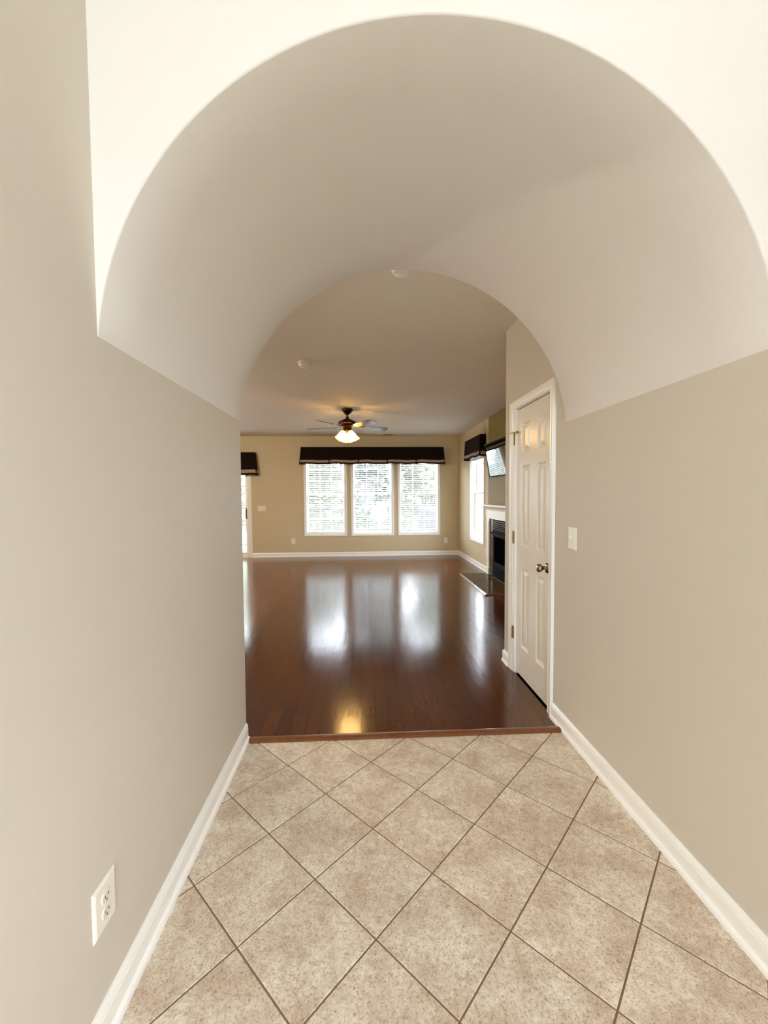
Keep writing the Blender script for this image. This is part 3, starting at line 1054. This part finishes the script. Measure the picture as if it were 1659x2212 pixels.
# ------------------------------------------------------------------ ceiling fan
FX, FYY = -0.231, 6.25
fan = empty('ceiling_fan', (FX, FYY, ZC), 'dark bronze ceiling fan with lit glass shades', 'ceiling fan')
fc = (FX, FYY, 0)
MB().lathe([(0.0, ZC), (0.084, ZC), (0.086, ZC - 0.012), (0.080, ZC - 0.030), (0.060, ZC - 0.055), (0.034, ZC - 0.078), (0.018, ZC - 0.088), (0.0, ZC - 0.09)], fc, 32).build('canopy', M['bronze'], fan, smooth=50)
MB().lathe([(0.0125, ZC - 0.075), (0.0125, 2.50)], fc, 16).lathe([(0.024, 2.525), (0.027, 2.515), (0.027, 2.497)], fc, 16).build('downrod', M['bronze'], fan, smooth=50)
MB().lathe([(0.0, 2.502), (0.030, 2.502), (0.052, 2.492), (0.090, 2.476), (0.124, 2.457), (0.136, 2.444), (0.137, 2.420), (0.128, 2.413), (0.128, 2.405), (0.095, 2.398), (0.0, 2.396)], fc, 40).build('motor_housing', M['bronze'], fan, smooth=35)
MB().lathe([(0.098, 2.399), (0.104, 2.392), (0.096, 2.376), (0.07, 2.366), (0.062, 2.345), (0.072, 2.335), (0.066, 2.322), (0.04, 2.31), (0.018, 2.296), (0.0, 2.29)], fc, 36).build('switch_housing', M['bronze'], fan, smooth=40)
bz = 2.372
for k in range(5):
    a = math.radians(19 + 72 * k)
    dr, sd = Vector((math.cos(a), math.sin(a), 0)), Vector((-math.sin(a), math.cos(a), 0))
    pit = math.radians(-13)
    sdp = sd * math.cos(pit) + Vector((0, 0, 1)) * math.sin(pit)
    nrm = dr.cross(sdp)
    c = Vector((FX, FYY, bz))
    outl = []
    prof = [(0.19, 0.046), (0.22, 0.056), (0.35, 0.062), (0.50, 0.068), (0.60, 0.069), (0.628, 0.060), (0.640, 0.040), (0.643, 0.0)]
    outl = [(r_, h_) for r_, h_ in prof] + [(r_, -h_) for r_, h_ in prof[-2::-1]]
    q = MB()
    q.loft([[c + dr * r_ + sdp * h_ + nrm * d_ for r_, h_ in outl] for d_ in (-0.003, 0.003)])
    bo = q.build('blade', M['blade'], fan)
    q = MB()
    q.loft([[c + dr * r_ + sdp * (s_ * w_) + nrm * z_ for s_, z_ in ((-1, -0.006 + dz), (1, -0.006 + dz), (1, -0.003 + dz), (-1, -0.003 + dz))]
            for r_, w_, dz in ((0.085, 0.016, 0.012), (0.13, 0.013, 0.006), (0.17, 0.016, 0.0), (0.20, 0.040, -0.0005), (0.24, 0.045, -0.0005), (0.275, 0.012, -0.0005))])
    q.build('blade_iron', M['brass'], bo, smooth=30)
# light kit: four bell shades
FANW = 4.4
for k in range(4):
    a = math.radians(38 + 90 * k)
    dr = Vector((math.cos(a), math.sin(a), 0))
    ax = (dr * 0.46 + Vector((0, 0, -0.88))).normalized()
    c = Vector((FX, FYY, 2.335)) + dr * 0.05
    q = MB().tube([Vector((FX, FYY, 2.335)) + dr * 0.03, c, c + ax * 0.03], 0.011, 10)
    q.lathe([(0.018, 0.012), (0.027, 0.022), (0.027, 0.042), (0.022, 0.046)], c, 20, ax)
    arm = q.build('lamp_arm', M['bronze'], fan, smooth=40)
    q = MB().lathe([(0.024, 0.030), (0.036, 0.040), (0.048, 0.068), (0.056, 0.100), (0.068, 0.132), (0.083, 0.160), (0.088, 0.168)], c, 28, ax, cap=False)
    q.build('lamp_shade', M['shade'], arm, smooth=60)
    q = MB().lathe([(0.012, 0.046), (0.014, 0.060), (0.026, 0.085), (0.026, 0.092), (0.018, 0.102), (0.0, 0.108)], c, 18, ax)
    q.build('bulb', M['bulb'], arm, smooth=60)
    point('lamp_light', c + ax * 0.122, FANW, (1.0, 0.62, 0.23), 0.008, arm)
for s, ln in ((-1, 2.16), (1, 2.118)):
    q = MB().tube([(FX + s * 0.02, FYY - 0.03, 2.31), (FX + s * 0.02, FYY - 0.03, ln)], 0.0013, 6)
    q.lathe([(0.002, 0.02), (0.006, 0.01), (0.007, 0.0), (0.003, -0.008)], (FX + s * 0.02, FYY - 0.03, ln - 0.005), 10)
    q.build('pull_chain', M['bronze'], fan, smooth=40)

# ------------------------------------------------------------------ ceiling fittings


def detector(x, y, label):
    t = empty('smoke_detector', (x, y, ZC), label, 'smoke detector')
    MB().lathe([(0.0, ZC), (0.066, ZC), (0.067, ZC - 0.006), (0.064, ZC - 0.010), (0.0, ZC - 0.010)], (x, y, 0), 36).build('mounting_base', M['plate'], t, smooth=40)
    MB().lathe([(0.060, ZC - 0.009), (0.061, ZC - 0.014), (0.057, ZC - 0.020), (0.048, ZC - 0.042), (0.042, ZC - 0.047), (0.0, ZC - 0.048)], (x, y, 0), 36).build('cover', M['plate'], t, smooth=40)
    MB().lathe([(0.058, ZC - 0.0135), (0.0605, ZC - 0.0155), (0.058, ZC - 0.0175)], (x, y, 0), 36, cap=False).build('smoke_slot', M['slot'], t)
    MB().lathe([(0.010, ZC - 0.0475), (0.010, ZC - 0.050), (0.0, ZC - 0.0505)], (x + 0.008, y - 0.012, 0), 16).build('test_button', M['socket'], t)


detector(-0.556, 4.08, 'round white smoke detector alone on the living room ceiling')
detector(0.222, 2.352, 'white ceiling detector just peeking out below the vault edge')
vt = empty('ceiling_vent', (0.535, 8.80, ZC), 'slim grey register vent on the ceiling near the back wall', 'vent')
q = MB()
PXY = lambda u, v, t: (u, v, t)
ring_frame(q, 0.405, 0.665, 8.72, 8.86, 0.018, 0.018, 0.018, 0.018, PXY, ZC - 0.012, ZC + 0.001)
q.build('vent_frame', M['ceil'], vt, weld=True)
for k in range(7):
    y = 8.742 + k * 0.0165
    MB().prism([(y, ZC - 0.010), (y + 0.009, ZC - 0.002), (y + 0.0105, ZC - 0.002), (y + 0.0015, ZC - 0.010)], 0.42, 0.65, 'x').build('vent_slat', M['louver'], vt)
box('vent_duct', M['slot'], vt, 0.42, 0.65, 8.735, 8.845, ZC - 0.0015, ZC - 0.0005)

# ------------------------------------------------------------------ fireplace
FPY0, FPY1 = 5.36, 6.835          # surround extent
fp = empty('fireplace', (2.105, (FPY0 + FPY1) / 2, 0), 'white mantel fireplace with brown marble and black firebox', 'fireplace')
q = MB()
mprof = [(2.11, 1.085), (2.085, 1.085), (2.075, 1.10), (2.068, 1.118), (2.05, 1.135), (2.04, 1.150), (2.0, 1.152), (1.995, 1.158), (1.995, 1.182), (2.0, 1.188), (2.11, 1.188)]
q.prism(mprof, FPY0 - 0.06, FPY1 + 0.06, 'y')
q.build('mantel_shelf', M['trim'], fp, smooth=25)
q = MB()
q.box(2.07, 2.11, FPY0, FPY1, 0.955, 1.086)
q.box(2.062, 2.07, FPY0 - 0.002, FPY1 + 0.002, 0.99, 1.0)
q.box(2.064, 2.07, FPY0 - 0.001, FPY1 + 0.001, 0.955, 0.972)
q.build('frieze', M['trim'], fp)
for y0, y1 in ((FPY0, FPY0 + 0.135), (FPY1 - 0.135, FPY1)):
    q = MB().box(2.07, 2.103, y0, y1, 0.0225, 0.956)
    q.box(2.062, 2.07, y0 - 0.003, y1 + 0.003, 0.022, 0.13)
    q.box(2.064, 2.07, y0 + 0.02, y1 - 0.02, 0.17, 0.9)
    q.build('surround_leg', M['trim'], fp)
for y0, y1 in ((FPY0 + 0.136, FPY0 + 0.29), (FPY1 - 0.29, FPY1 - 0.136)):
    for k in range(3):
        z0 = 0.02 + k * 0.311
        box('marble_tile', M['marble'], fp, 2.088, 2.106, y0, y1, z0 + 0.001, z0 + 0.309, 0.0015)
fy0, fy1 = FPY0 + 0.291, FPY1 - 0.291
q = MB()
PYZf = lambda u, v, t: (t, u, v)
ring_frame(q, fy0, fy1, 0.02, 0.955, 0.03, 0.03, 0.22, 0.26, PYZf, 2.094, 2.105)
q.build('firebox_frame', M['iron'], fp, weld=True)
for k in range(5):
    z = 0.80 + k * 0.03
    MB().prism([(2.096, z), (2.078, z - 0.006), (2.076, z + 0.012), (2.096, z + 0.020)], fy0 + 0.02, fy1 - 0.02, 'y').build('louver', M['louver'], fp)
for k in range(6):
    z = 0.05 + k * 0.03
    MB().prism([(2.096, z), (2.078, z - 0.006), (2.076, z + 0.010), (2.096, z + 0.016)], fy0 + 0.02, fy1 - 0.02, 'y').build('louver', M['iron'], fp)
MB().prism([(2.105, 0.775), (2.03, 0.735), (2.03, 0.722), (2.105, 0.722)], fy0 + 0.03, fy1 - 0.03, 'y').build('hood', M['iron'], fp)
q = MB()
ring_frame(q, fy0 + 0.03, fy1 - 0.03, 0.245, 0.71, 0.03, 0.03, 0.03, 0.03, PYZf, 2.088, 2.096)
q.build('glass_frame', M['iron'], fp, weld=True)
box('glass_door', M['ceramic'], fp, 2.0945, 2.0965, fy0 + 0.058, fy1 - 0.058, 0.27, 0.685)  # matte sheet in place of the dark firebox opening

# hearth slab
h = empty('hearth', (1.86, 6.115, 0), 'low polished brown granite hearth in front of the fireplace', 'hearth')
hx = np.linspace(1.636, 2.066, 3)
hy = np.linspace(5.405, 6.83, 5)
for i in range(2):
    for j in range(4):
        box('hearth_tile', M['hearthtile'], h, hx[i] + 0.0003, hx[i + 1] - 0.0003, hy[j] + 0.0003, hy[j + 1] - 0.0003, 0.0, 0.019)
q = MB().prism([(1.637, 0.0), (1.612, 0.0), (1.612, 0.006), (1.618, 0.015), (1.626, 0.020), (1.637, 0.021)], 5.385, 6.85, 'y')
q.prism([(5.406, 0.0), (5.386, 0.0), (5.386, 0.006), (5.391, 0.015), (5.399, 0.020), (5.406, 0.021)], 1.637, 2.066, 'x')
q.prism([(6.83, 0.0), (6.85, 0.0), (6.85, 0.006), (6.845, 0.015), (6.837, 0.020), (6.83, 0.021)], 1.637, 2.066, 'x')
eo = q.build('edge_trim', M['edging'], h)
eo['label'] = 'glossy varnished wood edging'

# ------------------------------------------------------------------ television
TVA = Vector((1.985, 6.70, 2.165))      # far top corner
TVB = Vector((2.075, 6.70, 1.63))       # far bottom corner
tdir = Vector((0.022, -1.0, 0)).normalized()
tdn = (TVB - TVA).normalized()
th_ = (TVB - TVA).length
tn = tdir.cross(tdn).normalized()
if tn.x > 0:
    tn = -tn
tw = th_ * 16 / 9
tv = empty('television', TVA + tdir * tw / 2 + tdn * th_, 'black flat television tilted down above the fireplace mantel', 'television')


def tvbox(q, a0, a1, b0, b1, c0, c1):
    q.loft([[TVA + tdir * a + tdn * b + tn * c for a, b in ((a0, b0), (a1, b0), (a1, b1), (a0, b1))] for c in (c0, c1)])
    return q


tvbox(MB(), 0.006, tw - 0.006, 0.006, th_ - 0.006, -0.045, -0.006).build('rear_housing', M['black'], tv, 0.004)
q = MB()
Ptv = lambda u, v, t_: tuple(TVA + tdir * u + tdn * v + tn * t_)
ring_frame(q, 0, tw, 0, th_, 0.014, 0.014, 0.022, 0.018, Ptv, -0.012, 0.004)
q.build('bezel', M['black'], tv, weld=True)
tvbox(MB(), 0.013, tw - 0.013, 0.017, th_ - 0.017, -0.006, -0.001).build('screen', M['screen'], tv)
q = MB()
cc = TVA + tdir * tw / 2 + tdn * th_ * 0.42
q.box(2.09, 2.106, cc.y - 0.11, cc.y + 0.11, cc.z - 0.11, cc.z + 0.11)
q.tube([(2.10, cc.y, cc.z), cc - tn * 0.04], 0.018, 10)
q.build('wall_mount', M['iron'], tv)



# unseen entry pendant, added as fill light above and behind the viewer
pd = empty('pendant_lamp', (0.3, -1.5, FZ), 'glass globe pendant over the entry behind the viewer', 'pendant lamp')
MB().lathe([(0.0, FZ), (0.06, FZ), (0.05, FZ - 0.03), (0.0, FZ - 0.03)], (0.3, -1.5, 0), 20).lathe([(0.005, FZ), (0.005, 3.3)], (0.3, -1.5, 0), 8).build('stem', M['nickel'], pd)
MB().lathe([(0.0, 2.97), (0.09, 2.99), (0.15, 3.06), (0.165, 3.13), (0.15, 3.21), (0.09, 3.29), (0.0, 3.31)], (0.3, -1.5, 0), 24).build('lamp_globe', M['globe'], pd, smooth=60)
point('pendant_light', (0.3, -1.5, 2.75), 22, (0.89, 0.95, 1.12), 0.15, pd)
# unseen dome light added to fill the living room, left of the view
kl = empty('ceiling_light', (-3.4, 5.0, ZC), 'flush dome ceiling light over the kitchen end', 'ceiling light')
MB().lathe([(0.0, ZC), (0.19, ZC), (0.19, ZC - 0.02), (0.0, ZC - 0.02)], (-3.4, 5.0, 0), 24).build('base', M['nickel'], kl)
MB().lathe([(0.175, ZC - 0.02), (0.165, ZC - 0.06), (0.11, ZC - 0.09), (0.0, ZC - 0.10)], (-3.4, 5.0, 0), 24).build('dome', M['globe'], kl, smooth=60)
point('dome_light', (-3.4, 5.0, ZC - 0.22), 100, (1.0, 0.88, 0.7), 0.12, kl)

# ------------------------------------------------------------------ foyer openings behind the viewer, unseen, added to let daylight in
q = MB()
P_front = lambda u, z, t: (u, FY - t, z)
fwn = empty('window_5', (0.24, FY, FW[2]), 'tall entry window high behind the viewer', 'window', kind='structure')
ring_frame(q, FW[0], FW[1], FW[2], FW[3], 0.05, 0.05, 0.05, 0.05, P_front, 0.02, 0.1)
q.build('window_frame', M['trim'], fwn, weld=True)
MB().add([P_front(FW[0], FW[2], 0.05), P_front(FW[1], FW[2], 0.05), P_front(FW[1], FW[3], 0.05), P_front(FW[0], FW[3], 0.05)], [(0, 1, 2, 3)]).build('pane', M['glass'], fwn)
sw6 = empty('window_6', (XR, -1.5, SW[2]), 'entry side window behind the viewer', 'window', kind='structure')
q6 = MB()
P_side = lambda u, z, t: (XR + t, u, z)
ring_frame(q6, SW[0], SW[1], SW[2], SW[3], 0.05, 0.05, 0.05, 0.05, P_side, 0.02, 0.1)
q6.build('window_frame', M['trim'], sw6, weld=True)
MB().add([P_side(SW[0], SW[2], 0.05), P_side(SW[1], SW[2], 0.05), P_side(SW[1], SW[3], 0.05), P_side(SW[0], SW[3], 0.05)], [(0, 1, 2, 3)]).build('pane', M['glass'], sw6)
d3 = empty('door_3', (0.24, FY, 0), 'glazed entry door behind the viewer', 'door', kind='structure')
q = MB()
ring_frame(q, FD[0], FD[1], FD[2], FD[3], 0.1, 0.1, 0.2, 0.1, P_front, 0.04, 0.09)
q.build('door_frame', M['trim'], d3, weld=True)
MB().add([P_front(FD[0], FD[2], 0.06), P_front(FD[1], FD[2], 0.06), P_front(FD[1], FD[3], 0.06), P_front(FD[0], FD[3], 0.06)], [(0, 1, 2, 3)]).build('pane', M['glass'], d3)

# ------------------------------------------------------------------ garden
tag(box('ground', M['lawn'], None, -45, 45, -30, 60, -0.6, -0.35), 'pale lawn behind the house', kind='structure')


tag(MB().box(-7.5, -2.0, YW + 0.3, 16.5, -0.36, -0.06).box(-2.0, 5.0, YW + 0.3, 12.9, -0.36, -0.06).build('patio', M['roofing']), 'pale concrete patio outside the sliding door', kind='structure')  # added pale ground, throws daylight up through the blinds


def leaf_cloud(q, c, rx, ry, rz, n, s, rn):
    for _ in range(n):
        while True:
            p = Vector((rn.uniform(-1, 1), rn.uniform(-1, 1), rn.uniform(-1, 1)))
            if 0.35 < p.length < 1:
                break
        o = Vector((c[0] + p.x * rx, c[1] + p.y * ry, c[2] + p.z * rz))
        a = Vector((rn.gauss(0, 1), rn.gauss(0, 1), rn.gauss(0, 1))).normalized()
        b = a.orthogonal().normalized()
        sz = s * rn.uniform(0.6, 1.4)
        q.add([o - a * sz, o + b * sz * 0.5, o + a * sz, o - b * sz * 0.5], [(0, 1, 2, 3)])


rn = random.Random(11)
trees = [(-9.2, 28.6, 8.5, 'leaf_d'), (-3.4, 28.6, 8.5, 'leaf_a'), (0.25, 24, 10, 'leaf_c'), (4.2, 28.6, 8.5, 'leaf_a')]
tlab = ['very pale flowering tree beyond the sliding patio door', 'pale yellow green tree behind the leftmost back window', 'tall grey green tree behind the middle back window', 'pale yellow green tree behind the rightmost back window']
for (x, y, hh, mm), lb in zip(trees, tlab):
    t = empty('tree', (x, y, -0.35), lb, 'tree', 'trees beyond the lawn')
    MB().tube([(x, y, -0.35), (x + 0.1, y, hh * 0.35), (x, y + 0.1, hh * 0.75)], [0.16, 0.12, 0.05], 8).build('trunk', M['bark'], t, smooth=60)
    q = MB()
    for kk in range(20):
        leaf_cloud(q, (x + rn.uniform(-1.4, 1.4), y + rn.uniform(-1, 1), 0.3 + (hh - 0.8) * kk / 19.0), 1.3, 1.1, 0.8, 300, 0.22, rn)
    q.build('crown', M[mm], t)
for k in range(4):
    x = -2.3 + k * 1.15
    q = MB()
    rr = random.Random(k)
    leaf_cloud(q, (x, 14.0 + rr.uniform(-.2, .2), 0.22), 0.55, 0.5, 0.5, 600, 0.07, rr)
    o = q.build('shrub', M['leaf_b'])
    tag(o, ['green shrub outside at the left edge of the leftmost back window', 'green shrub low in the centre of the leftmost back window', 'green shrub low behind the middle back window', 'green shrub outside beside the blue grey storage box'][k], 'shrub', 'shrubs along the lawn')
sb = empty('storage_box', (2.45, 13.9, -0.35), 'dark blue grey storage box outside, low in the rightmost back window', 'box')
box('body', M['slate'], sb, 1.9, 3.2, 13.5, 14.3, -0.35, 0.80, 0.03)
MB().prism([(13.45, 0.80), (14.35, 0.80), (14.3, 0.88), (13.9, 0.94), (13.5, 0.88)], 1.85, 3.25, 'x').build('lid', M['slate'], sb)
